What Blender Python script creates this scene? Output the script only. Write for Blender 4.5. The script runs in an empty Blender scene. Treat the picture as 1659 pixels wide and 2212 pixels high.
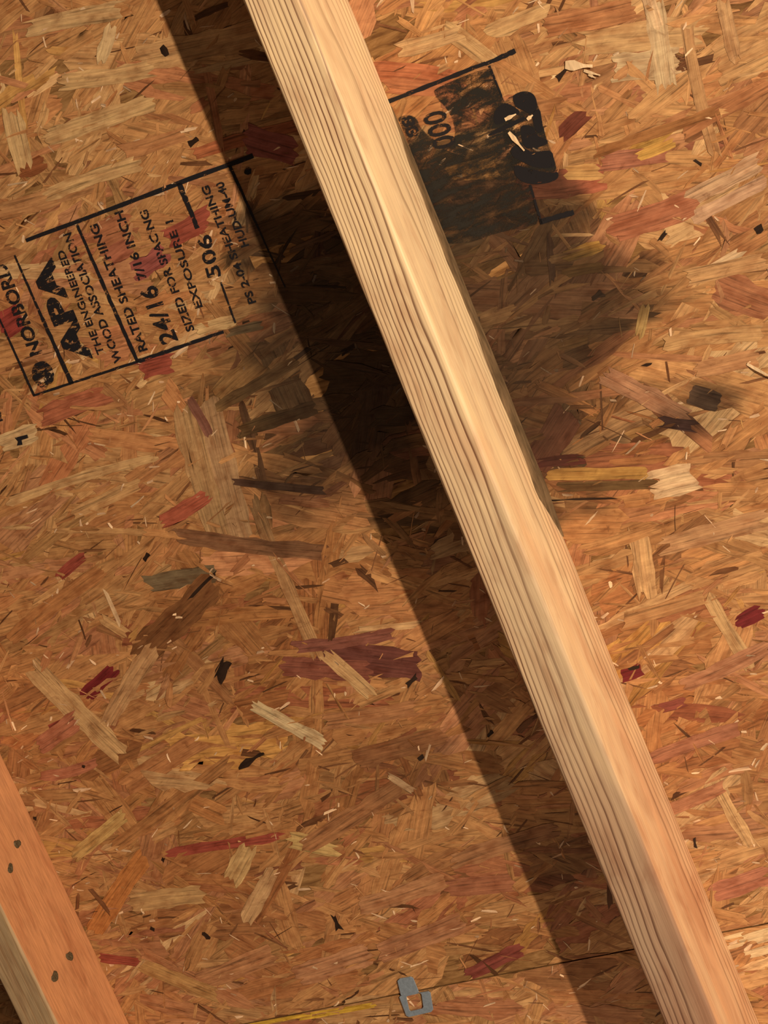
import bpy, bmesh, math, random
import numpy as np
from mathutils import Matrix, Vector

random.seed(7)
rng = np.random.default_rng(7)
S = bpy.context.scene
COL = S.collection
MM = 0.001

# ------------------------------------------------------------------ frame of the roof slope
# local frame on the underside of the roof deck, millimetres: X across the rafters, Y up the slope
# along the rafters, Z away from the deck into the attic.
PITCH = math.radians(26)
cp, sp = math.cos(PITCH), math.sin(PITCH)
ROOF = Matrix(((-1, 0, 0, 0), (0, cp, sp, 0), (0, sp, -cp, 2.6), (0, 0, 0, 1)))
def roof_point(x, y, z):
    return ROOF @ Vector((x * MM, y * MM, z * MM))

# ------------------------------------------------------------------ camera
W, H, FPX = 1659.0, 2212.0, 3717.5
CAM = (439.3825, 0.0, 1226.3995)
ax, ay, az = -0.1777, 0.4355, -0.398
RCAM = Matrix.Rotation(ay, 3, 'Y') @ Matrix.Rotation(ax, 3, 'X') @ Matrix.Rotation(az, 3, 'Z')
cam = bpy.data.objects.new('camera', bpy.data.cameras.new('camera'))
COL.objects.link(cam)
cam.matrix_world = ROOF @ (Matrix.Translation(Vector(CAM) * MM) @ RCAM.to_4x4())
cam.data.sensor_fit = 'VERTICAL'
cam.data.sensor_height = 24.0
cam.data.lens = 24.0 * FPX / H
cam.data.clip_start = 0.02
S.camera = cam

def at(px, py, z=0.0):
    """the point of the deck (height z above it, mm) that the photograph shows at a pixel"""
    d = RCAM @ Vector(((px - W / 2) / FPX, -(py - H / 2) / FPX, -1.0))
    t = (z - CAM[2]) / d.z
    return (CAM[0] + d.x * t, d.y * t + CAM[1])

# ------------------------------------------------------------------ light
world = bpy.data.worlds.new('attic_air'); S.world = world
world.use_nodes = True
bg = world.node_tree.nodes['Background']
bg.inputs['Color'].default_value = (1.0, 0.62, 0.36, 1)
bg.inputs['Strength'].default_value = 0.058

LAMP_H = 1500.0
lamp_x = 1.18 * (LAMP_H - 89) - 39
lamp = bpy.data.objects.new('attic_lamp', bpy.data.lights.new('attic_lamp', 'POINT'))
COL.objects.link(lamp)
lamp.location = roof_point(lamp_x, 150.0, LAMP_H)
lamp.data.energy = 255.0
lamp.data.color = (1.0, 0.755, 0.52)
lamp.data.shadow_soft_size = 0.018
# added soft fill without a real source, lifting the shadow low on the slope
fill_light = bpy.data.objects.new('low_bulb', bpy.data.lights.new('low_bulb', 'POINT'))
COL.objects.link(fill_light)
fill_light.location = roof_point(150.0, -1150.0, 800.0)
fill_light.data.energy = 11.5
fill_light.data.color = (1.0, 0.70, 0.48)
fill_light.data.shadow_soft_size = 0.25

S.view_settings.view_transform = 'Standard'
S.view_settings.look = 'None'
S.view_settings.gamma = 1.0
S.view_settings.use_curve_mapping = False
S.view_settings.exposure = 0.0

# ------------------------------------------------------------------ helpers
def mesh_object(name, verts, faces, mat, parent=None, smooth=False):
    me = bpy.data.meshes.new(name)
    me.from_pydata([tuple(c * MM for c in v) for v in verts], [], faces)
    me.materials.append(mat)
    if smooth:
        me.polygons.foreach_set('use_smooth', [True] * len(me.polygons))
    me.update()
    o = bpy.data.objects.new(name, me)
    COL.objects.link(o)
    if parent is None:
        o.matrix_world = ROOF
    else:
        o.parent = parent
    return o

def tag(o, label=None, cat=None, group=None, kind=None):
    if label: o['label'] = label
    if cat: o['category'] = cat
    if group: o['group'] = group
    if kind: o['kind'] = kind
    return o

class N:
    """tiny node builder"""
    def __init__(self, name):
        self.m = bpy.data.materials.new(name); self.m.use_nodes = True
        self.t = self.m.node_tree; self.t.nodes.clear()
        self.out = self.t.nodes.new('ShaderNodeOutputMaterial')
        self.b = self.t.nodes.new('ShaderNodeBsdfPrincipled')
        self.link(self.b.outputs[0], self.out.inputs[0])
    def link(self, a, b): self.t.links.new(a, b)
    def put(self, v, sock):
        if hasattr(v, 'is_output'): self.link(v, sock)
        else: sock.default_value = v
    def math(self, op, a, b=0.0, c=None, clamp=False):
        n = self.t.nodes.new('ShaderNodeMath'); n.operation = op; n.use_clamp = clamp
        self.put(a, n.inputs[0]); self.put(b, n.inputs[1])
        if c is not None: self.put(c, n.inputs[2])
        return n.outputs[0]
    def noise(self, vec, scale=1.0, detail=2.0, rough=0.5, dist=0.0):
        n = self.t.nodes.new('ShaderNodeTexNoise'); self.link(vec, n.inputs['Vector'])
        n.inputs['Scale'].default_value = scale; n.inputs['Detail'].default_value = detail
        n.inputs['Roughness'].default_value = rough; n.inputs['Distortion'].default_value = dist
        return n.outputs['Fac']
    def mapping(self, vec, scale, loc=(0, 0, 0)):
        n = self.t.nodes.new('ShaderNodeMapping'); self.link(vec, n.inputs['Vector'])
        n.inputs['Scale'].default_value = scale; n.inputs['Location'].default_value = loc
        return n.outputs[0]
    def ramp(self, fac, stops, interp='LINEAR'):
        n = self.t.nodes.new('ShaderNodeValToRGB'); self.link(fac, n.inputs[0])
        cr = n.color_ramp; cr.interpolation = interp
        while len(cr.elements) > 1: cr.elements.remove(cr.elements[0])
        for i, (p, c) in enumerate(stops):
            e = cr.elements[0] if i == 0 else cr.elements.new(p)
            e.position = p; e.color = (c, c, c, 1) if isinstance(c, (int, float)) else (*c, 1)
        return n.outputs[0]
    def mix(self, fac, a, b, mode='MIX'):
        n = self.t.nodes.new('ShaderNodeMix'); n.data_type = 'RGBA'; n.blend_type = mode
        self.put(fac, n.inputs[0])
        for v, s in ((a, n.inputs[6]), (b, n.inputs[7])):
            if isinstance(v, tuple): s.default_value = (*v, 1) if len(v) == 3 else v
            else: self.link(v, s)
        return n.outputs[2]
    def attr(self, name, out='Color'):
        n = self.t.nodes.new('ShaderNodeAttribute'); n.attribute_name = name
        return n.outputs[out]
    def obj_mm(self):
        n = self.t.nodes.new('ShaderNodeTexCoord')
        return self.mapping(n.outputs['Object'], (1000, 1000, 1000))
    def sep(self, v):
        n = self.t.nodes.new('ShaderNodeSeparateXYZ'); self.link(v, n.inputs[0]); return n.outputs
    def comb(self, x, y, z):
        n = self.t.nodes.new('ShaderNodeCombineXYZ')
        for v, s in zip((x, y, z), n.inputs): self.put(v, s)
        return n.outputs[0]
    def bump(self, h, strength, dist):
        n = self.t.nodes.new('ShaderNodeBump'); self.link(h, n.inputs['Height'])
        n.inputs['Strength'].default_value = strength; n.inputs['Distance'].default_value = dist
        self.link(n.outputs[0], self.b.inputs['Normal'])
    def set(self, col=None, rough=0.6, spec=0.3, metal=0.0):
        if col is not None:
            if isinstance(col, tuple): self.b.inputs['Base Color'].default_value = (*col, 1)
            else: self.link(col, self.b.inputs['Base Color'])
        self.put(rough, self.b.inputs['Roughness'])
        self.b.inputs['Specular IOR Level'].default_value = spec
        self.b.inputs['Metallic'].default_value = metal
        return self.m

# ------------------------------------------------------------------ materials
def strand_material():
    n = N('oriented_strand_wood')
    g = n.attr('grain', 'Vector'); c = n.attr('tint')
    a = n.noise(n.mapping(g, (0.022, 0.55, 1)), 1.0, 3.0, 0.6, 0.3)
    f = n.noise(n.mapping(g, (0.05, 2.2, 1)), 1.0, 2.0, 0.6)
    b = n.noise(n.mapping(g, (0.06, 0.12, 1)), 1.0, 2.0, 0.5)
    k = n.ramp(a, [(0.30, 0.45), (0.43, 0.88), (0.58, 1.05), (0.75, 1.25)])
    k2 = n.ramp(f, [(0.30, 0.80), (0.55, 1.02), (0.72, 1.12)])
    k3 = n.ramp(b, [(0.28, (0.74, 0.64, 0.58)), (0.5, (1, 1, 1)), (0.72, (1.16, 1.20, 1.18))])
    col = n.mix(1.0, n.mix(1.0, n.mix(1.0, c, k, 'MULTIPLY'), k2, 'MULTIPLY'), k3, 'MULTIPLY')
    # fuzz and scuffs lying over several flakes alike
    p = n.obj_mm()
    h = n.noise(n.mapping(p, (0.075, 0.16, 0.1)), 1.0, 5.0, 0.68, 0.8)
    col = n.mix(1.0, col, n.ramp(h, [(0.27, (0.58, 0.50, 0.45)), (0.42, (0.93, 0.91, 0.90)), (0.56, (1.03, 1.03, 1.02)), (0.72, (1.20, 1.24, 1.28))]), 'MULTIPLY')
    n.bump(n.math('ADD', a, n.math('MULTIPLY', f, 0.4)), 0.45, 0.0005)
    return n.set(col, 0.55, 0.28)

def core_material():
    n = N('strand_core')
    p = n.obj_mm()
    a = n.noise(n.mapping(p, (0.04, 0.2, 0.1)), 1.0, 4.0, 0.6, 1.0)
    col = n.ramp(a, [(0.3, (0.10, 0.045, 0.018)), (0.5, (0.24, 0.13, 0.05)), (0.7, (0.36, 0.21, 0.09))])
    return n.set(col, 0.8, 0.1)

def ink_material(name, wear, col=(0.012, 0.012, 0.016), soft=0.04, size=1.0):
    n = N(name)
    p = n.obj_mm()
    a = n.noise(n.mapping(p, (0.10 * size, 0.28 * size, 1)), 1.0, 4.0, 0.65, 0.6)
    b = n.noise(n.mapping(p, (0.9, 1.4, 1)), 1.0, 2.0, 0.6)
    f = n.math('ADD', a, n.math('MULTIPLY', n.math('SUBTRACT', b, 0.5), 0.35))
    fac = n.ramp(f, [(max(wear - soft, 0), 0.0), (wear + soft, 1.0)])
    tr = n.t.nodes.new('ShaderNodeBsdfTransparent')
    mx = n.t.nodes.new('ShaderNodeMixShader')
    n.link(fac, mx.inputs[0]); n.link(tr.outputs[0], mx.inputs[1]); n.link(n.b.outputs[0], mx.inputs[2])
    n.link(mx.outputs[0], n.out.inputs[0])
    return n.set(col, 0.55, 0.25)

def lumber_material(name, pith, power, spread, pale, warm, late, edge, edge_amt, warm_from, warm_to,
                    line=0.8, drift=0.02, fine=0.0):
    n = N(name)
    p = n.obj_mm(); x, y, z = n.sep(p)
    wob = n.noise(n.mapping(p, (0.010, 0.0045, 0.010)), 1.0, 2.0, 0.5)
    wob2 = n.noise(n.mapping(p, (0.05, 0.016, 0.05)), 1.0, 2.0, 0.5)
    dx = n.math('SUBTRACT', x, n.math('ADD', pith[0], n.math('MULTIPLY', y, drift)))
    dz = n.math('SUBTRACT', z, pith[1])
    r = n.math('SQRT', n.math('ADD', n.math('MULTIPLY', dx, dx), n.math('MULTIPLY', dz, dz)))
    r = n.math('ADD', r, n.math('MULTIPLY', n.math('SUBTRACT', wob, 0.5), 16.0))
    r = n.math('ADD', r, n.math('MULTIPLY', n.math('SUBTRACT', wob2, 0.5), 3.0))
    q = n.math('MAXIMUM', n.math('DIVIDE', n.math('SUBTRACT', r, spread[0]), spread[1]), 0.0)
    idx = n.math('POWER', q, power)
    fr = n.math('FRACT', idx)
    lines = n.ramp(fr, [(0.0, 0.1), (0.35, 0.0), (0.66, 0.16), (0.84, 0.95), (0.93, 1.0), (1.0, 0.1)])
    streak = n.noise(n.mapping(p, (0.9, 0.010, 0.9)), 1.0, 3.0, 0.6)
    # heartwood / sapwood drift along the board
    big = n.noise(n.mapping(p, (0.03, 0.006, 0.022)), 1.0, 2.0, 0.5, 0.6)
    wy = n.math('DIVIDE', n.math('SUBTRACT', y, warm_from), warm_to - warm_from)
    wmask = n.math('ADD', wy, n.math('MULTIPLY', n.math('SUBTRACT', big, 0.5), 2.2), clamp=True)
    base = n.mix(wmask, pale, warm)
    blot = n.noise(n.mapping(p, (0.06, 0.014, 0.05)), 1.0, 3.0, 0.6, 0.8)
    base = n.mix(1.0, base, n.ramp(blot, [(0.28, (0.80, 0.70, 0.66)), (0.5, (1, 1, 1)), (0.7, (1.1, 1.1, 1.06))]), 'MULTIPLY')
    base = n.mix(1.0, base, n.ramp(streak, [(0.3, 0.84), (0.5, 1.0), (0.7, 1.08)]), 'MULTIPLY')
    # weathered narrow edge; its downslope darkening also paints in the fading light
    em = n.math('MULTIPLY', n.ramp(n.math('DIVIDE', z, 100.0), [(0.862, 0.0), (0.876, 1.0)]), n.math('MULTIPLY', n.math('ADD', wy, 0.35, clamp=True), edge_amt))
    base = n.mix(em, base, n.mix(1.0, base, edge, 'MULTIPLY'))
    vary = n.noise(n.mapping(p, (0.08, 0.004, 0.05)), 1.0, 1.0)
    amt = n.math('MULTIPLY', lines, n.ramp(vary, [(0.3, line * 0.55), (0.65, line)]))
    amt = n.math('MULTIPLY', amt, n.math('ADD', n.math('MULTIPLY', n.ramp(n.math('DIVIDE', z, 100.0), [(0.85, 0.0), (0.89, 1.0)]), 0.45), 0.55))
    col = n.mix(amt, base, n.mix(1.0, base, late, 'MULTIPLY'))
    if fine:
        ff = n.noise(n.mapping(p, (0.5, 0.05, 0.55)), 1.0, 2.0, 0.5)
        col = n.mix(1.0, col, n.ramp(ff, [(0.35, 1.0 - fine), (0.6, 1.0 + fine * 0.4)]), 'MULTIPLY')
    n.bump(n.math('ADD', n.math('MULTIPLY', lines, -0.6), streak), 0.35, 0.0006)
    return n.set(col, 0.5, 0.3)

def plain(name, col, rough=0.6, spec=0.3, metal=0.0, var=0.25, scale=(0.2, 0.2, 0.2)):
    n = N(name)
    a = n.noise(n.mapping(n.obj_mm(), scale), 1.0, 3.0, 0.6)
    c = n.mix(1.0, col, n.ramp(a, [(0.3, 1 - var), (0.7, 1 + var)]), 'MULTIPLY')
    n.bump(a, 0.3, 0.0005)
    return n.set(c, rough, spec, metal)

M_STRAND = strand_material()
M_CORE = core_material()
M_INK = ink_material('stamp_ink', 0.365)
M_INK_TEXT = ink_material('stamp_ink_lettering', 0.41)
M_INK_SMUDGE = ink_material('stamp_ink_smudge', 0.475, (0.018, 0.018, 0.017), 0.13, 0.45)
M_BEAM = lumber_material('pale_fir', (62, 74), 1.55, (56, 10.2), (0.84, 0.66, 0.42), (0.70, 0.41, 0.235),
                         (0.17, 0.075, 0.055), (0.37, 0.36, 0.43), 0.8, -250, -800, 1.0, 0.022)  # edge tint greys the narrow face and paints in its dimming downslope
M_RED = lumber_material('orange_fir', (-170, 40), 1.0, (0, 9.0), (0.56, 0.275, 0.135), (0.54, 0.255, 0.12),
                        (0.72, 0.55, 0.42), (0.78, 1.22, 1.55), 1.0, 0, -500, 0.5, 0.01, 0.14)
M_BARK = plain('bark_edge', (0.15, 0.10, 0.055), 0.85, 0.1, 0, 0.45, (0.3, 0.05, 0.3))
M_STEEL = plain('galvanised_steel', (0.26, 0.34, 0.44), 0.55, 0.5, 0.35, 0.15, (0.4, 0.4, 0.4))
M_RUST = plain('rusty_nail', (0.10, 0.075, 0.04), 0.6, 0.4, 0.2, 0.5, (0.8, 0.8, 0.8))
M_PALE = plain('fresh_splinter', (0.80, 0.62, 0.40), 0.6, 0.2, 0, 0.2, (0.5, 0.05, 0.5))

# ------------------------------------------------------------------ roof deck of strand panels
SEAM = -659.0
X0, X1, Y0, Y1 = -1000.0, 560.0, -1010.0, 470.0

# water stain soaked into the deck: (pixel centre, half axes in mm, angle, strength)
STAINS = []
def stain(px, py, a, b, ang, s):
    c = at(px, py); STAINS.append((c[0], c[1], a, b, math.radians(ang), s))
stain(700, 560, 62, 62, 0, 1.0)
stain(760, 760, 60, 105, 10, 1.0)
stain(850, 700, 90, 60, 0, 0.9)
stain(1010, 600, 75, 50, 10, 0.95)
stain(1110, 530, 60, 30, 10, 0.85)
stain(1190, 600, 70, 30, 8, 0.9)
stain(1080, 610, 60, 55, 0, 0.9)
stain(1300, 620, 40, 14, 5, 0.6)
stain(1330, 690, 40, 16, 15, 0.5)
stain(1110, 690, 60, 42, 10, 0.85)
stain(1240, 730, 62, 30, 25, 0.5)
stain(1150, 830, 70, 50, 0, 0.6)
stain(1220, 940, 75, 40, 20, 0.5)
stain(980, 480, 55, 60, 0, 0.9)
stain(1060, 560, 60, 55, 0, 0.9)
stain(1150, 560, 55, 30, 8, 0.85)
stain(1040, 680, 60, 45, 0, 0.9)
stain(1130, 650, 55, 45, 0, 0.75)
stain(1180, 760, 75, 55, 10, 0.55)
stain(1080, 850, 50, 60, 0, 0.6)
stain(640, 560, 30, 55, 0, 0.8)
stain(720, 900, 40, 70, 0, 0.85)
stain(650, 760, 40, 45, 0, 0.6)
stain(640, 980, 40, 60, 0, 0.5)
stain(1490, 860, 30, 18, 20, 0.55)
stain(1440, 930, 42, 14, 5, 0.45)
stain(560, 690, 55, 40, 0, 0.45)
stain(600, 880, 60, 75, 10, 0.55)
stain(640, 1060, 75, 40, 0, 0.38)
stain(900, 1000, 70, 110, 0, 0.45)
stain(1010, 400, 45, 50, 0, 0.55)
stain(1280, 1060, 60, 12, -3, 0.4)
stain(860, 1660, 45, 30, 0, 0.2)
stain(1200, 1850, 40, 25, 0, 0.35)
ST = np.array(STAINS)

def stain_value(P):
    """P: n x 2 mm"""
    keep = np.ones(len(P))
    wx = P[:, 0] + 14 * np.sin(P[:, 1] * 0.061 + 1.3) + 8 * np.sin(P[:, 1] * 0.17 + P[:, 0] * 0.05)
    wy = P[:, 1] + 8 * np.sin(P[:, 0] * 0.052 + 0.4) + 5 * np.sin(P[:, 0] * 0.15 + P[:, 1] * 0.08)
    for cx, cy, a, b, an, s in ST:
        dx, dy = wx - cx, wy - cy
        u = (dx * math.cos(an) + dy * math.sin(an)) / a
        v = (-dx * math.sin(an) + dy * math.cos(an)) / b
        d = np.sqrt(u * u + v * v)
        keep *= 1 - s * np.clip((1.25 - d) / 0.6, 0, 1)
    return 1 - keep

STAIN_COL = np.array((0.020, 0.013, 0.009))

PALETTE = [  # albedo, weight
    ((0.50, 0.270, 0.105), 30), ((0.46, 0.228, 0.085), 24), ((0.58, 0.350, 0.150), 16),
    ((0.43, 0.190, 0.074), 16), ((0.41, 0.165, 0.080), 10), ((0.36, 0.118, 0.066), 4.0),
    ((0.20, 0.050, 0.040), 1.0), ((0.66, 0.460, 0.225), 5), ((0.36, 0.205, 0.080), 8),
    ((0.54, 0.315, 0.085), 3), ((0.47, 0.225, 0.115), 8), ((0.28, 0.125, 0.052), 8)]
PC = np.array([c for c, _ in PALETTE]); PW = np.array([w for _, w in PALETTE], float); PW /= PW.sum()

_ph = rng.uniform(0, 6.28, 12)
# patches of the mat made of redder, browner or paler flakes: pixel centre, radius mm, multiplier
TONES = [(*at(px, py), r, np.array(k)) for px, py, r, k in (
    (1450, 1560, 62, (0.86, 0.72, 0.66)), (1560, 1350, 45, (0.92, 0.84, 0.80)), (880, 1640, 52, (0.62, 0.53, 0.48)), (740, 1740, 40, (0.74, 0.66, 0.60)), (560, 1330, 36, (0.80, 0.70, 0.62)), (620, 1450, 36, (0.80, 0.70, 0.64)), (520, 1760, 40, (0.82, 0.74, 0.68)), (240, 1620, 30, (0.86, 0.78, 0.72)),
    (390, 1340, 34, (0.74, 0.64, 0.58)), (700, 1290, 45, (0.82, 0.72, 0.64)), (1090, 1980, 58, (0.74, 0.64, 0.57)),
    (690, 2040, 60, (0.90, 0.80, 0.76)), (1400, 120, 60, (1.14, 1.22, 1.30)), (150, 250, 66, (1.12, 1.15, 1.16)),
    (150, 1180, 60, (1.04, 1.02, 0.98)), (1540, 290, 40, (0.88, 0.80, 0.72)), (70, 1520, 45, (0.95, 0.84, 0.78)),
    (1570, 1010, 40, (1.12, 1.12, 1.12)), (1610, 2060, 30, (1.3, 1.35, 1.4)), (950, 60, 50, (1.08, 1.08, 1.05)),
    (300, 1700, 55, (0.90, 0.80, 0.72)), (1300, 950, 55, (0.86, 0.74, 0.68)), (600, 1560, 55, (0.88, 0.80, 0.74)),
    (420, 1900, 45, (0.86, 0.78, 0.70)), (130, 960, 50, (1.0, 0.94, 0.90)), (1420, 1250, 50, (0.95, 0.90, 0.86)))]
def board_tone(x, y):
    """mean colour of the flakes round a point: the mat is not evenly mixed"""
    def fld(i, k):
        return (math.sin(x * k + y * k * 0.7 + _ph[i]) + math.sin(x * k * -0.6 + y * k * 1.7 + _ph[i + 1])
                + math.sin(x * k * 1.9 - y * k * 1.3 + _ph[i + 2])) / 3
    a, b = fld(0, 0.021), fld(3, 0.034)
    c = np.array((0.49, 0.258, 0.100)) * (1 + 0.26 * a)
    return c * np.array((1.0, 1.0 + 0.09 * b, 1.0 + 0.14 * b))
def patch(x, y):
    m_ = np.ones(3)
    for tx, ty, r, k in TONES:
        w = math.exp(-((x - tx) ** 2 + (y - ty) ** 2) / (r * r))
        m_ = m_ * (1 + (k - 1) * w)
    return m_

class Strands:
    def __init__(self):
        self.v, self.f, self.g, self.c, self.n = [], [], [], [], 0
    def add(self, cx, cy, L, Wd, ang, z, col, tilt=0.0, lift=0.0, rag=0.12, clip=None, cols=None, curl=0.0, blunt=0.35):
        nu = max(3, min(12, int(L / 11) + 2))
        nv = cols or (8 if Wd > 12 else (5 if Wd > 6 else (3 if Wd > 2.5 else 2)))
        u = np.linspace(-0.5, 0.5, nu)[:, None] * np.ones((1, nv))
        v = np.ones((nu, 1)) * np.linspace(-0.5, 0.5, nv)[None, :]
        # ragged sides, jagged ends
        v = v * (1 + rag * rng.normal(0, 1, (nu, 1))) + 0.04 * rng.normal(0, 1, (nu, nv))
        end = min(0.15, 4.0 / L + 0.015)
        u = u * (1 + rng.normal(0, end, (1, nv))) + rng.normal(0, end * 0.5) * v
        taper = rng.uniform(blunt, 1.0, 2)
        v = v * (1 - (1 - taper[0]) * np.clip(-u * 6 - 2, 0, 1)) * (1 - (1 - taper[1]) * np.clip(u * 6 - 2, 0, 1))
        U, V = u * L, v * Wd
        bend = rng.normal(0, 0.012)
        Vb = V + bend * L * (4 * u * u - 0.3) 
        ca, sa = math.cos(ang), math.sin(ang)
        X = cx + U * ca - Vb * sa
        Y = cy + U * sa + Vb * ca
        Z = z + tilt * V + lift * U + curl * (u * u) * L
        Z = np.maximum(Z, 0.02 + 0.2 * z)
        if clip:
            Y = np.clip(Y, *clip)
        P = np.stack([X.ravel(), Y.ravel()], 1)
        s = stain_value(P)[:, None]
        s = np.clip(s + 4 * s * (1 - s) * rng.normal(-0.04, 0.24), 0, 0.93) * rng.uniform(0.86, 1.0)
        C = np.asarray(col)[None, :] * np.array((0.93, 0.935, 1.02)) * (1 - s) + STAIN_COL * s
        off = rng.uniform(0, 900, 3)
        self.v.append(np.stack([X.ravel(), Y.ravel(), Z.ravel()], 1))
        self.g.append(np.stack([U.ravel() + off[0], V.ravel() + off[1], np.full(nu * nv, off[2])], 1))
        self.c.append(np.concatenate([C, np.ones((nu * nv, 1))], 1))
        i = np.arange(nu - 1)[:, None] * nv + np.arange(nv - 1)[None, :] + self.n
        self.f.append(np.stack([i, i + nv, i + nv + 1, i + 1], -1).reshape(-1, 4))
        self.n += nu * nv
    def px(self, a, b, wpx, col, z=0.62, **k):
        """a strand the photograph shows between two pixels"""
        p, q = at(*a), at(*b)
        L = math.hypot(q[0] - p[0], q[1] - p[1])
        mx, my = (a[0] + b[0]) / 2, (a[1] + b[1]) / 2
        d = math.hypot(b[0] - a[0], b[1] - a[1]) or 1
        nx, ny = -(b[1] - a[1]) / d, (b[0] - a[0]) / d
        r0, r1 = at(mx - nx * wpx / 2, my - ny * wpx / 2), at(mx + nx * wpx / 2, my + ny * wpx / 2)
        ux, uy = (q[0] - p[0]) / L, (q[1] - p[1]) / L
        wd = abs(-(r1[0] - r0[0]) * uy + (r1[1] - r0[1]) * ux)
        k.setdefault('rag', 0.05); k.setdefault('blunt', 0.85)
        self.add((p[0] + q[0]) / 2, (p[1] + q[1]) / 2, L, wd, math.atan2(uy, ux), z, col, **k)
    def build(self, name, mat, parent):
        V = np.concatenate(self.v) * MM; F = np.concatenate(self.f)
        me = bpy.data.meshes.new(name)
        me.vertices.add(len(V)); me.vertices.foreach_set('co', V.ravel())
        me.loops.add(F.size); me.loops.foreach_set('vertex_index', F.ravel())
        me.polygons.add(len(F))
        me.polygons.foreach_set('loop_start', np.arange(len(F)) * 4)
        me.update(calc_edges=True)
        a = me.attributes.new('grain', 'FLOAT_VECTOR', 'POINT'); a.data.foreach_set('vector', np.concatenate(self.g).ravel())
        a = me.attributes.new('tint', 'FLOAT_COLOR', 'POINT'); a.data.foreach_set('color', np.concatenate(self.c).ravel())
        me.materials.append(mat); me.validate(); me.update()
        o = bpy.data.objects.new(name, me); COL.objects.link(o); o.parent = parent
        return o

def rand_angle():
    if rng.random() < 0.16: return rng.uniform(-math.pi / 2, math.pi / 2)
    return rng.normal(0.02, 0.42)

def scatter(S_, y0, y1, clip):
    area = (X1 - X0) * (y1 - y0)
    def many(cover, lmin, lmax, wmin, wmax, z0, z1, tilt, lift, wild=0.0, pale=0.0, dark=0.0, blend=0.4, var=0.10):
        n = int(cover * area / (0.5 * (lmin + lmax) * (wmin + 0.385 * (wmax - wmin))))
        for _ in range(n):
            L = rng.uniform(lmin, lmax); Wd = wmin + (wmax - wmin) * rng.random() ** 1.6
            x, y = rng.uniform(X0, X1), rng.uniform(y0, y1)
            q = rng.random()
            if q < pale: col = np.array((0.80, 0.57, 0.34)) * rng.uniform(0.8, 1.1)
            elif q < pale + dark: col = np.array((0.17, 0.075, 0.030)) * rng.uniform(0.5, 1.4)
            else:
                col = PC[rng.choice(len(PC), p=PW)] * rng.lognormal(0, var)
                col = (col * (1 - blend) + board_tone(x, y) * blend) * patch(x, y)
            ang = rng.uniform(-1.57, 1.57) if rng.random() < wild else rand_angle()
            S_.add(x, y, L, Wd, ang, rng.uniform(z0, z1), col, rng.normal(0, tilt), rng.normal(0, lift), clip=clip)
    many(3.2, 70, 150, 12, 44, 0.05, 0.36, 0.008, 0.0015, blend=0.35)
    many(0.75, 40, 110, 5, 24, 0.15, 0.45, 0.014, 0.003, blend=0.4)
    many(0.24, 14, 50, 2, 9, 0.25, 0.55, 0.050, 0.010, 0.2, dark=0.12, blend=0.5)
    many(0.030, 8, 40, 0.6, 2.4, 0.30, 0.50, 0.06, 0.01, 0.05, dark=0.6, blend=0.5)
    many(0.024, 4, 18, 0.8, 3.4, 0.42, 0.70, 0.12, 0.03, 0.4, pale=0.25, blend=0.6)
    many(0.006, 2.5, 9, 0.8, 2.4, 0.50, 0.80, 0.25, 0.06, 0.6, pale=0.9)

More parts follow.
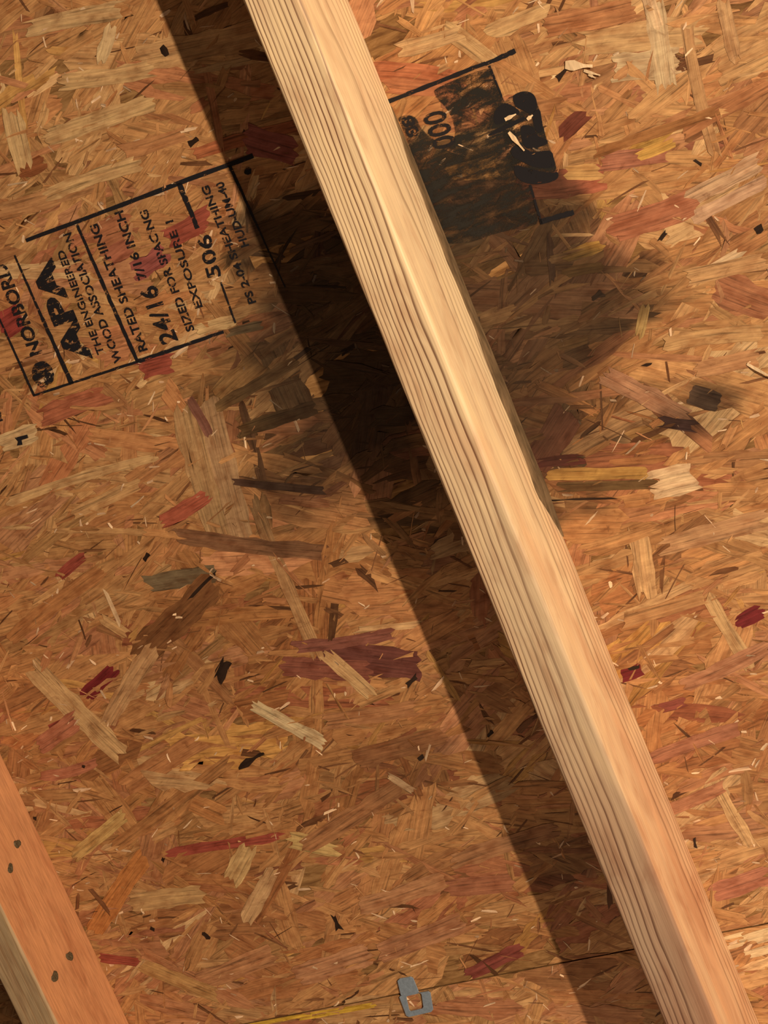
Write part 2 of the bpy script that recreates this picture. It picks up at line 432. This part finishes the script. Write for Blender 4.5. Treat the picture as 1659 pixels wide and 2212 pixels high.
# the strands one can pick out in the photograph: from pixel, to pixel, width in pixels, albedo
TAN = (0.475, 0.292, 0.129); PALE = (0.703, 0.499, 0.274); RED = (0.323, 0.073, 0.046); DRED = (0.180, 0.022, 0.023)
PINK = (0.446, 0.172, 0.091); ORANGE = (0.494, 0.206, 0.061); BROWN = (0.190, 0.082, 0.030); GREY = (0.180, 0.129, 0.068)
PURPLE = (0.152, 0.052, 0.038); YELLOW = (0.589, 0.344, 0.084); VOID = (0.028, 0.015, 0.009); LTAN = (0.570, 0.361, 0.160)
NOTABLE = [
    ((405, 880), (480, 1165), 70, TAN), ((450, 865), (525, 1160), 55, (0.437, 0.267, 0.129)), ((410, 860), (455, 940), 22, (0.237, 0.103, 0.068)),
    ((70, 1440), (262, 1632), 46, LTAN), ((545, 1522), (702, 1606), 28, (0.627, 0.482, 0.258)),
    ((186, 1502), (246, 1446), 34, DRED), ((128, 1244), (182, 1200), 24, RED), ((108, 1580), (142, 1560), 26, RED),
    ((366, 1842), (600, 1806), 22, RED), ((202, 2012), (312, 1848), 42, ORANGE), ((555, 1985), (655, 1800), 24, (0.314, 0.129, 0.046)),
    ((690, 1408), (905, 1440), 60, PURPLE), ((610, 1440), (800, 1450), 46, (0.247, 0.086, 0.053)),
    ((316, 1262), (468, 1238), 40, GREY), ((300, 1418), (462, 1262), 62, BROWN), ((410, 1292), (466, 1236), 7, VOID),
    ((545, 1080), (690, 1425), 28, (0.437, 0.249, 0.106)), ((703, 1412), (806, 1500), 30, LTAN), ((385, 1160), (700, 1195), 34, (0.228, 0.112, 0.053)),
    ((1262, 92), (1512, 66), 62, LTAN), ((1330, 150), (1465, 130), 60, (0.570, 0.413, 0.220)), ((1412, 0), (1440, 190), 46, (0.627, 0.464, 0.251)),
    ((1395, -30), (1420, 60), 30, PALE), ((1470, 440), (1640, 350), 40, (0.570, 0.361, 0.198)), ((1500, 470), (1650, 395), 30, (0.551, 0.344, 0.198)),
    ((1212, 292), (1262, 244), 36, (0.162, 0.047, 0.027)), ((800, 150), (985, 170), 44, (0.475, 0.172, 0.076)), ((830, 185), (1000, 195), 34, (0.437, 0.172, 0.076)),
    ((365, 515), (450, 470), 46, (0.342, 0.086, 0.053)), ((290, 590), (360, 545), 46, (0.323, 0.095, 0.076)), ((235, 560), (280, 530), 40, (0.380, 0.138, 0.076)),
    ((0, 710), (45, 680), 60, (0.323, 0.060, 0.046)), ((300, 800), (375, 780), 46, (0.342, 0.086, 0.053)),
    ((44, 372), (96, 350), 36, (0.285, 0.103, 0.038)), ((25, 240), (55, 365), 40, (0.608, 0.413, 0.190)),
    ((1130, 410), (1300, 385), 60, (0.437, 0.146, 0.076)), ((1320, 500), (1500, 440), 56, (0.399, 0.155, 0.076)), ((1300, 350), (1440, 330), 40, (0.399, 0.163, 0.091)),
    ((1375, 330), (1450, 300), 42, YELLOW), ((1220, 372), (1300, 370), 34, (0.570, 0.335, 0.122)), ((1220, 555), (1300, 530), 28, YELLOW),
    ((1220, 590), (1300, 575), 22, (0.475, 0.258, 0.068)), ((1380, 725), (1396, 660), 24, (0.475, 0.327, 0.122)), ((1500, 600), (1600, 545), 20, PALE),
    ((1400, 1050), (1500, 1025), 62, PALE), ((1205, 1052), (1420, 1045), 22, (0.180, 0.103, 0.038)), ((1180, 1025), (1400, 1020), 26, (0.437, 0.249, 0.068)),
    ((1305, 808), (1490, 905), 40, (0.494, 0.258, 0.137)), ((1230, 890), (1150, 1010), 70, (0.228, 0.086, 0.046)),
    ((1430, 910), (1500, 920), 26, (0.095, 0.043, 0.038)), ((1490, 850), (1555, 870), 44, (0.142, 0.086, 0.053)), ((1160, 1000), (1260, 990), 24, (0.285, 0.060, 0.046)),
    ((1010, 2106), (1128, 2048), 30, (0.228, 0.060, 0.042)), ((960, 1920), (1110, 1905), 40, (0.342, 0.138, 0.068)),
    ((1595, 1345), (1645, 1320), 34, DRED), ((1345, 1460), (1385, 1445), 30, DRED), ((1430, 1530), (1480, 1515), 22, (0.247, 0.069, 0.046)),
    ((1530, 1290), (1620, 1440), 30, LTAN), ((1545, 1690), (1625, 1830), 28, LTAN), ((1380, 1150), (1400, 1290), 46, (0.570, 0.344, 0.152)),
    ((590, 1880), (530, 1990), 34, (0.532, 0.327, 0.152)), ((540, 1830), (500, 1900), 44, (0.551, 0.361, 0.152)), ((630, 1815), (720, 1830), 40, (0.570, 0.396, 0.152)),
    ((20, 1080), (330, 985), 20, LTAN), ((0, 960), (80, 930), 40, (0.608, 0.430, 0.213)), ((160, 1110), (300, 1045), 26, (0.551, 0.327, 0.137)),
    ((20, 1380), (220, 1230), 36, (0.418, 0.189, 0.068)), ((220, 1335), (275, 1370), 22, (0.551, 0.327, 0.137)), ((230, 1280), (258, 1345), 9, PALE),
    ((270, 1700), (430, 1600), 44, (0.437, 0.198, 0.076)), ((250, 1830), (500, 1640), 30, (0.399, 0.189, 0.068)), ((90, 900), (230, 850), 44, (0.399, 0.138, 0.068)),
    ((220, 2068), (300, 2078), 20, RED), ((90, 1680), (210, 1650), 24, PINK), ((560, 780), (470, 860), 50, (0.427, 0.241, 0.091)),
    ((430, 2120), (590, 2060), 44, (0.456, 0.224, 0.099)), ((600, 60), (300, 130), 60, (0.532, 0.318, 0.137)), ((420, 330), (640, 270), 26, (0.380, 0.129, 0.053)),
    ((530, 300), (640, 330), 60, (0.323, 0.103, 0.076)), ((510, 690), (420, 715), 26, (0.627, 0.430, 0.198)), ((490, 720), (570, 700), 18, (0.627, 0.447, 0.228)),
    ((1370, 20), (1180, 60), 50, (0.456, 0.206, 0.084)), ((1180, 20), (1060, 70), 34, LTAN), ((1560, 0), (1590, 130), 30, (0.532, 0.318, 0.144)), ((1480, 60), (1540, 330), 26, (0.475, 0.267, 0.114)),
    ((1480, 280), (1659, 180), 36, (0.399, 0.172, 0.068)), ((1290, 330), (1550, 240), 22, (0.342, 0.155, 0.053)),
]
NOTABLE += [
    ((640, 1400), (850, 1370), 26, (0.24, 0.09, 0.06)), ((230, 1560), (330, 1400), 40, (0.50, 0.29, 0.13)), ((160, 1850), (270, 1760), 30, (0.55, 0.36, 0.13)),
    ((160, 1560), (90, 1610), 40, (0.44, 0.17, 0.09)), ((660, 1830), (860, 1700), 40, (0.36, 0.17, 0.07)), ((770, 1640), (960, 1590), 44, (0.30, 0.135, 0.055)),
    ((700, 1560), (900, 1530), 34, (0.40, 0.19, 0.08)), ((840, 1675), (893, 1708), 14, (0.56, 0.38, 0.20)), ((450, 1070), (350, 1130), 34, (0.40, 0.11, 0.06)),
    ((505, 1040), (700, 1060), 16, (0.16, 0.08, 0.05)), ((520, 930), (680, 880), 30, (0.30, 0.18, 0.07)), ((470, 880), (640, 780), 26, (0.42, 0.24, 0.09)),
    ((1060, 130), (960, 60), 40, (0.56, 0.36, 0.16)), ((1000, 70), (860, 110), 34, (0.58, 0.37, 0.17)), ((1480, 600), (1659, 560), 36, (0.52, 0.30, 0.13)),
    ((1440, 740), (1640, 715), 34, (0.52, 0.31, 0.13)), ((1500, 800), (1640, 770), 36, (0.48, 0.25, 0.11)), ((1430, 1180), (1659, 1120), 44, (0.50, 0.28, 0.13)),
    ((1260, 1190), (1420, 1140), 26, (0.50, 0.26, 0.10)), ((1400, 1640), (1600, 1570), 30, (0.40, 0.17, 0.09)), ((1420, 1760), (1560, 1700), 30, (0.44, 0.20, 0.10)),
    ((1480, 1480), (1659, 1400), 34, (0.46, 0.22, 0.11)), ((1350, 1340), (1520, 1290), 30, (0.50, 0.27, 0.11)), ((1540, 1930), (1659, 1890), 40, (0.44, 0.18, 0.10)),
    ((980, 1860), (1200, 1790), 36, (0.36, 0.18, 0.08)), ((780, 1960), (960, 1900), 40, (0.44, 0.22, 0.10)), ((820, 2060), (1000, 1990), 44, (0.40, 0.19, 0.09)),
    ((640, 2110), (800, 2060), 50, (0.46, 0.23, 0.11)), ((280, 1950), (440, 1930), 40, (0.50, 0.31, 0.13)), ((300, 2080), (470, 2150), 30, (0.47, 0.27, 0.10)),
    ((60, 60), (260, 20), 40, (0.56, 0.37, 0.17)), ((240, 60), (220, 130), 26, (0.62, 0.44, 0.22)), ((130, 180), (330, 150), 36, (0.56, 0.36, 0.16)), ((100, 300), (330, 220), 40, (0.58, 0.38, 0.17)),
    ((270, 330), (400, 290), 34, (0.46, 0.22, 0.09)), ((0, 460), (200, 400), 40, (0.46, 0.24, 0.10)), ((100, 420), (300, 350), 34, (0.56, 0.36, 0.16)),
]
VOIDS = [((470, 1470), (492, 1425), 22), ((520, 1655), (566, 1628), 12), ((1280, 645), (1302, 632), 18), ((350, 100), (362, 120), 14),
         ((410, 312), (428, 300), 12), ((720, 1975), (735, 2010), 12), ((1425, 520), (1440, 500), 8), ((1205, 170), (1225, 148), 10),
         ((1500, 345), (1516, 356), 7), ((1632, 500), (1648, 490), 12), ((312, 1210), (322, 1195), 9), ((880, 1480), (900, 1460), 10),
         ((905, 1640), (915, 1632), 10), ((1055, 1590), (1064, 1580), 10), ((1360, 1445), (1380, 1440), 7), ((1385, 790), (1410, 785), 6),
         ((72, 1766), (80, 1768), 8), ((326, 2004), (334, 2008), 8), ((350, 1854), (356, 1858), 9), ((178, 1654), (184, 1656), 6),
         ((1190, 1080), (1330, 1075), 5), ((1500, 1810), (1503, 1830), 6), ((440, 2015), (452, 2026), 8)]

def board(name, y0, y1, tongue):
    """a strand panel: solid core with a lip at the seam"""
    t = -11.0
    bm = bmesh.new()
    def box(a, b, c, d, e, f):
        vs = [bm.verts.new((x * MM, y * MM, z * MM)) for z in (e, f) for (x, y) in ((a, c), (b, c), (b, d), (a, d))]
        for q in ((0, 3, 2, 1), (4, 5, 6, 7), (0, 1, 5, 4), (1, 2, 6, 5), (2, 3, 7, 6), (3, 0, 4, 7)):
            bm.faces.new([vs[i] for i in q])
    box(X0, X1, y0, y1, t, 0.0)
    if tongue: box(X0, X1, y1, y1 + 6.0, -8.0, -3.5)
    me = bpy.data.meshes.new(name); bm.to_mesh(me); bm.free(); me.materials.append(M_CORE)
    o = bpy.data.objects.new(name, me); COL.objects.link(o); o.matrix_world = ROOF
    return o

GAP = 0.65
upper = tag(board('ceiling', SEAM + GAP, Y1, False),
            'large orange-brown strand board roof deck with ink stamps and a dark water stain', 'roof sheathing', kind='structure')
lower = tag(board('ceiling', Y0, SEAM - GAP, True),
            'strand board roof deck strip below the straight seam at the photo bottom', 'roof sheathing', kind='structure')
su, sl = Strands(), Strands()
CU, CL = (SEAM + GAP, Y1 + 40), (Y0 - 40, SEAM - GAP)
scatter(su, SEAM, Y1, CU)
scatter(sl, Y0, SEAM, CL)
for i, (a, b, w, c) in enumerate(NOTABLE):
    su.px(a, b, w, c, z=0.56 + 0.0016 * i, clip=CU)
for i, (a, b, w) in enumerate(VOIDS):
    su.px(a, b, w, VOID, z=0.74 + 0.002 * i, rag=0.3, clip=CU)
# glue-yellow fibres along the seam
for k in range(26):
    x = rng.uniform(470, 790); y = 2216 - 0.13 * (x - 470) + rng.uniform(2, 16) - 8
    sl.px((x - 30, y + 5), (x + 30, y - 5), 5, (0.62, 0.40, 0.05), z=0.6 + 0.003 * k, clip=CL)
for k in range(14):
    x = rng.uniform(1560, 1659); y = 2012 - 0.16 * (x - 1560) + rng.uniform(4, 60)
    sl.px((x - 22, y + 8), (x + 22, y - 4), 9, (0.74, 0.56, 0.30), z=0.6 + 0.003 * k, clip=CL)
tag(su.build('strand_face', M_STRAND, upper))
tag(sl.build('strand_face', M_STRAND, lower))

# ------------------------------------------------------------------ ink stamps on the deck
INK_Z = 0.98
class Ink:
    def __init__(self): self.v, self.f = [], []
    def poly(self, pts, z=INK_Z):
        n = len(self.v); self.v += [(*at(*p), z) for p in pts]; self.f.append(list(range(n, n + len(pts))))
    def line(self, a, b, w0, w1=None, z=INK_Z, seg=14, rough=0.18):
        w1 = w0 if w1 is None else w1
        d = math.hypot(b[0] - a[0], b[1] - a[1]); nx, ny = -(b[1] - a[1]) / d, (b[0] - a[0]) / d
        n = len(self.v)
        for i in range(seg + 1):
            t = i / seg; w = (w0 + (w1 - w0) * t) / 2
            x, y = a[0] + (b[0] - a[0]) * t, a[1] + (b[1] - a[1]) * t
            for s in (-1, 1):
                q = w * s * (1 + random.uniform(-rough, rough))
                self.v.append((*at(x + nx * q, y + ny * q), z))
        for i in range(seg): self.f.append([n + 2 * i, n + 2 * i + 2, n + 2 * i + 3, n + 2 * i + 1])
    def ellipse(self, c, a, b, ang, n=20, jit=0.06, z=INK_Z):
        ca, sa = math.cos(math.radians(ang)), math.sin(math.radians(ang)); pts = []
        for i in range(n):
            t = 2 * math.pi * i / n; k = 1 + random.uniform(-jit, jit)
            u, v = a * k * math.cos(t), b * k * math.sin(t)
            pts.append((c[0] + u * ca - v * sa, c[1] + u * sa + v * ca))
        self.poly(pts, z)
    def text(self, s, start, end, top, bold=0.03, z=INK_Z):
        """letters from baseline start to baseline end, cap height up to top (pixels)"""
        cu = bpy.data.curves.new('t', 'FONT'); cu.body = s; cu.offset = bold; cu.resolution_u = 3
        ob = bpy.data.objects.new('t', cu); COL.objects.link(ob)
        dg = bpy.context.evaluated_depsgraph_get(); dg.update()
        me = bpy.data.meshes.new_from_object(ob.evaluated_get(dg))
        vs = [v.co.copy() for v in me.vertices]
        xa, xb = min(v.x for v in vs), max(v.x for v in vs)
        ya, yb = min(v.y for v in vs), max(v.y for v in vs)
        p0, p1, p2 = at(*start), at(*end), at(*top)
        n = len(self.v)
        for v in vs:
            t = (v.x - xa) / (xb - xa); u = (v.y - ya) / (yb - ya)
            self.v.append((p0[0] + (p1[0] - p0[0]) * t + (p2[0] - p0[0]) * u,
                           p0[1] + (p1[1] - p0[1]) * t + (p2[1] - p0[1]) * u, z))
        for p in me.polygons: self.f.append([n + i for i in p.vertices])
        bpy.data.objects.remove(ob); bpy.data.curves.remove(cu); bpy.data.meshes.remove(me)
    def build(self, name, mat, parent): return mesh_object(name, self.v, self.f, mat, parent)

def soften(p):
    for _ in range(2):
        p = [q for a, b in zip(p, p[1:] + p[:1]) for q in ((a[0] * .75 + b[0] * .25, a[1] * .75 + b[1] * .25), (a[0] * .25 + b[0] * .75, a[1] * .25 + b[1] * .75))]
    return p

def crop1(x, y): return (x * 0.38577, 300 + y * 0.38577)
def crop2(x, y): return (760 + x * 0.3255, 60 + y * 0.3255)

i1 = Ink()
L1 = lambda a, b, w0, w1=None: i1.line(crop1(*a), crop1(*b), w0, w1)
L1((150, 568), (1420, 92), 9, 11); L1((-20, 960), (195, 1435), 4, 5); L1((85, 650), (240, 1000), 3.5, 6); L1((240, 1000), (405, 1370), 7, 9)
L1((435, 478), (610, 880), 6, 8); L1((610, 880), (775, 1248), 8, 7); L1((190, 1436), (780, 1243), 5, 6); L1((780, 1243), (1255, 1078), 9, 7)
L1((1290, 150), (1440, 480), 7, 5); L1((1440, 480), (1600, 830), 4, 3); L1((1005, 245), (1110, 500), 11, 9); L1((1240, 800), (1322, 1030), 4, 4)
i1.ellipse(crop1(1390, 180), 12, 9, -40, 9, 0.35)
stamp1 = tag(i1.build('grade_stamp', M_INK, upper), 'black inked grade stamp box with rows of lettering, left of the rafter')
e1 = Ink(); c = crop1(245, 1318)
e1.ellipse(c, 23, 29, -18, 26, 0.05)
emb = tag(e1.build('stamp_emblem', ink_material('emblem_ink', 0.47), stamp1), 'round smudged black emblem')
t1 = Ink()
def T1(s, a, b, h, bold=0.025):
    k = crop1(*a); t1.text(s, k, crop1(*b), (k[0] - h * 0.958, k[1] + h * 0.29), bold)
T1('NORBORD', (245, 1197), (37, 690), 29, 0.03)
T1('APA', (525, 1228), (292, 655), 52, 0.05)
T1('THE ENGINEERED', (590, 1198), (362, 618), 16, 0.02)
T1('WOOD ASSOCIATION', (690, 1245), (400, 520), 18, 0.025)
T1('RATED SHEATHING', (832, 1180), (550, 470), 19, 0.025)
T1('24/16', (1005, 1128), (876, 812), 39, 0.02)
T1('7/16 INCH', (828, 778), (692, 396), 20, 0.025)
T1('SIZED FOR SPACING', (1095, 1068), (828, 392), 18, 0.025)
T1('EXPOSURE 1', (1140, 938), (972, 450), 17, 0.02)
T1('506', (1245, 765), (1180, 528), 31, 0.02)
T1('PS 2-04 SHEATHING', (1440, 913), (1172, 256), 17, 0.025)
T1('HUD-UM-40', (1400, 595), (1253, 234), 18, 0.025)
t1.build('stamp_lettering', M_INK_TEXT, stamp1)

i2 = Ink()
L2 = lambda a, b, w0, w1=None: i2.line(crop2(*a), crop2(*b), w0, w1)
L2((245, 490), (890, 235), 10, 9); L2((890, 240), (1088, 152), 9, 11); L2((1250, 1288), (1475, 1222), 11, 12)
L2((915, 250), (1000, 460), 5, 4); L2((1185, 1040), (1262, 1300), 5, 5)
stamp2 = tag(i2.build('grade_stamp', M_INK, upper), 'smeared black stamp block with round logo, right of the rafter')
s2 = Ink()
s2.poly(soften([crop2(*p) for p in ((540, 440), (560, 395), (905, 258), (930, 290), (1000, 460), (1060, 560), (1100, 760), (1185, 1040), (1255, 1290), (1180, 1320), (1000, 1350),
                            (800, 1420), (620, 1440), (560, 1330), (470, 1010), (330, 640), (300, 590), (420, 570), (470, 690), (640, 800), (700, 720), (660, 560))]), INK_Z - 0.12)
s2.poly(soften([crop2(*p) for p in ((1000, 480), (1120, 430), (1230, 470), (1270, 640), (1300, 760), (1350, 880), (1365, 960), (1200, 1020), (1060, 960), (1000, 700))]), INK_Z - 0.10)
for k in range(9):   # smeared rows of small print along the rafter
    x, y = 560 + 22 * k, 1020 + 46 * k
    s2.line(crop2(x, y), crop2(x + 190, y - 62), 6, 5, INK_Z - 0.06, rough=0.5)
s2.build('ink_smudge', M_INK_SMUDGE, stamp2)
b2 = Ink(); P2 = lambda *p: b2.poly(soften([crop2(*q) for q in p]))
P2((1065, 455), (1100, 430), (1150, 418), (1200, 430), (1228, 470), (1235, 540), (1190, 575), (1140, 545), (1090, 530))
P2((940, 560), (1010, 490), (1075, 520), (1130, 560), (1060, 600), (950, 660))
P2((1195, 560), (1250, 530), (1262, 600), (1275, 690), (1230, 700), (1210, 640))
P2((905, 700), (1150, 580), (1160, 610), (915, 725))
P2((1120, 640), (1210, 650), (1230, 720), (1300, 738), (1305, 770), (1215, 800), (1150, 800), (1125, 720))
P2((1060, 780), (1160, 800), (1200, 830), (1330, 805), (1345, 880), (1350, 930), (1220, 930), (1120, 880), (1060, 850))
P2((1070, 900), (1200, 940), (1330, 965), (1372, 950), (1375, 1000), (1310, 1030), (1190, 1042), (1090, 1000))
b2.build('stamp_logo', ink_material('logo_ink', 0.33), stamp2)
t2 = Ink()
def T2(s, a, b, h, bold=0.02):
    k = crop2(*a); t2.text(s, k, crop2(*b), (k[0] - h * 0.958, k[1] + h * 0.27), bold)
T2('000', (705, 775), (618, 535), 52, 0.02)
T2('88', (460, 710), (405, 575), 28, 0.03)
t2.build('stamp_lettering', M_INK_TEXT, stamp2)

# stray ink marks near the left border of the photograph
m = Ink()
m.poly([(33, 945), (60, 938), (63, 945), (48, 950), (50, 960), (38, 962), (40, 953)]); m.poly([(-8, 885), (2, 888), (8, 908), (-6, 912)])
tag(m.build('ink_mark', M_INK_TEXT, upper), 'small broken black ink mark')

# ------------------------------------------------------------------ raised splinters of the deck
def splinter(a, b, w, lift, label=None):
    p, q = at(*a), at(*b); L = math.hypot(q[0] - p[0], q[1] - p[1]); ux, uy = (q[0] - p[0]) / L, (q[1] - p[1]) / L
    vs, fs = [], []; n = 7
    for i in range(n):
        t = i / (n - 1); hw = w * (0.35 + 0.65 * math.sin(math.pi * min(1, t * 1.2 + 0.15)) ** 0.7) * random.uniform(0.8, 1.15) / 2
        x, y = p[0] + (q[0] - p[0]) * t, p[1] + (q[1] - p[1]) * t; z = 0.9 + lift * math.sin(t * 2.2) 
        for s, dz in ((-1, 0.0), (1, 0.25)):
            for th in (0, 0.5):
                vs.append((x - uy * hw * s, y + ux * hw * s, z + dz + th))
    for i in range(n - 1):
        k = 4 * i
        for u_, v_ in ((0, 1), (1, 3), (3, 2), (2, 0)): fs.append([k + u_, k + v_, k + 4 + v_, k + 4 + u_])
    fs += [[0, 2, 3, 1], [4 * n - 4, 4 * n - 3, 4 * n - 1, 4 * n - 2]]
    return tag(mesh_object('splinter', vs, fs, M_PALE, upper), label)
splinter((1222, 140), (1282, 142), 6.5, 2.2, 'cream raised splinter at the upper right')
splinter((1262, 152), (1298, 162), 2.4, 1.2)
splinter((1272, 160), (1288, 168), 2.0, 0.8)
splinter((1614, 785), (1680, 818), 2.6, 2.5, 'thin pale splinter at the right edge')
splinter((1100, 285), (1134, 325), 3.2, 0.6)
splinter((1092, 258), (1116, 246), 3.0, 0.5)
splinter((1140, 258), (1152, 248), 3.0, 0.4)

# ------------------------------------------------------------------ rafters
def rafter_mesh(xl, xr, zt, ya, yb, rad, mat, name, parent, seg=90, wave=0.5, seed=1):
    """lumber with eased edges; cross-section in X-Z swept along Y"""
    sec = []
    for (cx, cz, a0) in ((xr - rad, zt - rad, 0), (xl + rad, zt - rad, 90)):
        pass
    def corner(cx, cz, a0, r):
        return [(cx + r * math.cos(math.radians(a0 + 90 * i / 5)), cz + r * math.sin(math.radians(a0 + 90 * i / 5))) for i in range(6)]
    r2 = 1.2
    e = 0.4
    sec = [(xr, r2 + e), (xr, (zt) * 0.33), (xr, zt * 0.66), (xr, zt - rad - e)] + corner(xr - rad, zt - rad, 0, rad) + \
          [(xr - rad - e, zt), ((xl + xr) / 2, zt), (xl + rad + e, zt)] + corner(xl + rad, zt - rad, 90, rad) + \
          [(xl, zt - rad - e), (xl, zt * 0.5), (xl, r2 + e)] + corner(xl + r2, r2, 180, r2) + \
          [(xl + r2 + e, 0), (xr - r2 - e, 0)] + corner(xr - r2, r2, 270, r2)
    m_ = len(sec); vs, fs = [], []
    rs = random.Random(seed); ph = [rs.uniform(0, 6.28) for _ in range(6)]
    for i in range(seg + 1):
        y = ya + (yb - ya) * i / seg
        wx = wave * (0.7 * math.sin(y * 0.0065 + ph[0]) + 0.3 * math.sin(y * 0.031 + ph[1]))
        for (x, z) in sec:
            vs.append((x + wx + 0.12 * math.sin(y * 0.09 + ph[2] + z), y, z if z < 2 else z + 0.15 * math.sin(y * 0.05 + ph[3] + x * .3)))
    for i in range(seg):
        for j in range(m_):
            k = (j + 1) % m_
            fs.append([i * m_ + j, (i + 1) * m_ + j, (i + 1) * m_ + k, i * m_ + k])
    fs.append(list(range(m_))); fs.append([seg * m_ + j for j in reversed(range(m_))])
    o = mesh_object(name, vs, fs, mat, parent)
    bm = bmesh.new(); bm.from_mesh(o.data); bmesh.ops.recalc_face_normals(bm, faces=bm.faces)
    for f in bm.faces: f.smooth = len(f.verts) == 4
    bm.to_mesh(o.data); bm.free()
    return o

def thing(name, label, cat, x, y, z=0.0):
    o = bpy.data.objects.new(name, None); COL.objects.link(o)
    o.matrix_world = ROOF @ Matrix.Translation((x * MM, y * MM, z * MM))
    o.empty_display_size = 0.05
    return tag(o, label, cat)

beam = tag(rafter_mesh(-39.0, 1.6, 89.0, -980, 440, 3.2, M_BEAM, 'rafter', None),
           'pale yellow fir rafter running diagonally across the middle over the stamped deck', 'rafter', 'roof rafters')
# bark-brown wane along the far corner of the rafter
vs, fs = [], []; n = 46
for i in range(n + 1):
    t = i / n; y = 45 - 350 * t
    k = min(0.55 + 0.5 * t, t * 5, (1 - t) * 9) ; k *= 1 + 0.10 * math.sin(i * 0.5) + 0.05 * math.sin(i * 1.3)
    for (x, z) in ((0.6, 17 * k + 1), (2.2 + 0.6 * k, 13 * k + 0.8), (2.4 + 1.6 * k, 6 * k + 0.6), (2.4 + 2.0 * k, 0.5), (0.6, 0.5)):
        vs.append((x, y, z))
for i in range(n):
    for j in range(4): fs.append([5 * i + j, 5 * i + j + 1, 5 * i + 6 + j, 5 * i + 5 + j])
    fs.append([5 * i + 4, 5 * i, 5 * i + 5, 5 * i + 9])
fs += [[4, 3, 2, 1, 0], [5 * n + j for j in range(5)]]
tag(mesh_object('wane', vs, fs, M_BARK, beam), 'dark grey-brown bark edge')

RX = -584.1
red = tag(rafter_mesh(RX - 38, RX, 89.0, -990, 440, 2.6, M_RED, 'rafter', None, seed=5, wave=0.3),
          'orange-red fir rafter with grey-tan lower edge in the bottom left corner', 'rafter', 'roof rafters')
def at_side(px, py, x):
    d = RCAM @ Vector(((px - W / 2) / FPX, -(py - H / 2) / FPX, -1.0)); t = (x - CAM[0]) / d.x
    return (d.y * t, CAM[2] + d.z * t)
def nail(px, py, a, b, ang, proud):
    y, z = at_side(px, py, RX); n = 12; vs, fs = [], []
    ca, sa = math.cos(ang), math.sin(ang)
    for (k, h) in ((1.15, 0.0), (1.0, proud), (0.7, proud + 0.25), (0.0, proud - 0.5)):
        for i in range(n):
            q = 2 * math.pi * i / n; j_ = 1 + 0.22 * math.sin(q * 2 + px) + 0.12 * math.sin(q * 3 + py); u, v = a * k * j_ * math.cos(q), b * k * j_ * math.sin(q)
            vs.append((RX + 0.25 + h, y + u * ca - v * sa, z + u * sa + v * ca))
    for r in range(3):
        for i in range(n): j = (i + 1) % n; fs.append([r * n + i, r * n + j, r * n + n + j, r * n + n + i])
    return mesh_object('nail', vs, fs, M_RUST, red)
for q in ((37, 1823, 4.0, 3.6, 0.3, 0.8), (22, 1876, 3.4, 3.6, 0.0, 0.7), (150, 2066, 4.6, 3.4, 0.2, 0.9), (118, 2110, 4.4, 4.0, 0.5, 1.0)):
    nail(*q)

# ------------------------------------------------------------------ steel panel clip in the seam
cx, cy = at(893, 2150)
clip = thing('panel_clip', 'grey steel panel clip with square loop straddling the deck seam', 'clip', cx, SEAM, 0.9)
def plate(name, outer, hole=None, z0=0.2, z1=1.2):
    o_ = [at(*p, z=1.5) for p in outer]; vs, fs = [], []
    def ring(pts, z): 
        k = len(vs); vs.extend((p[0] - cx, p[1] - SEAM, z) for p in pts); return k
    n = len(o_); a, b = ring(o_, z0), ring(o_, z1)
    for i in range(n): j = (i + 1) % n; fs.append([a + i, a + j, b + j, b + i])
    if hole:
        h_ = [at(*p, z=1.5) for p in hole]; c_, d_ = ring(h_, z0), ring(h_, z1)
        for i in range(n):
            j = (i + 1) % n
            fs.append([c_ + j, c_ + i, d_ + i, d_ + j]); fs.append([b + i, b + j, d_ + j, d_ + i]); fs.append([a + j, a + i, c_ + i, c_ + j])
    else:
        fs.append([b + i for i in range(n)]); fs.append([a + i for i in reversed(range(n))])
    o = mesh_object(name, vs, fs, M_STEEL, clip)
    bm = bmesh.new(); bm.from_mesh(o.data); bmesh.ops.recalc_face_normals(bm, faces=bm.faces); bm.to_mesh(o.data); bm.free()
    bv = o.modifiers.new('edge', 'BEVEL'); bv.width = 0.00025; bv.segments = 2; bv.limit_method = 'ANGLE'
    return o
plate('tab', ((859, 2118), (864, 2113), (887, 2109), (893, 2112), (905, 2142), (898, 2147), (872, 2151), (866, 2148)), z0=0.4, z1=1.5)
plate('loop', ((863, 2153), (866, 2150), (925, 2141), (930, 2144), (936, 2180), (932, 2185), (884, 2196), (878, 2193)),
      ((878, 2154), (880, 2151), (908, 2144), (911, 2147), (915, 2174), (912, 2178), (887, 2184), (884, 2181)), z0=0.3, z1=1.4)
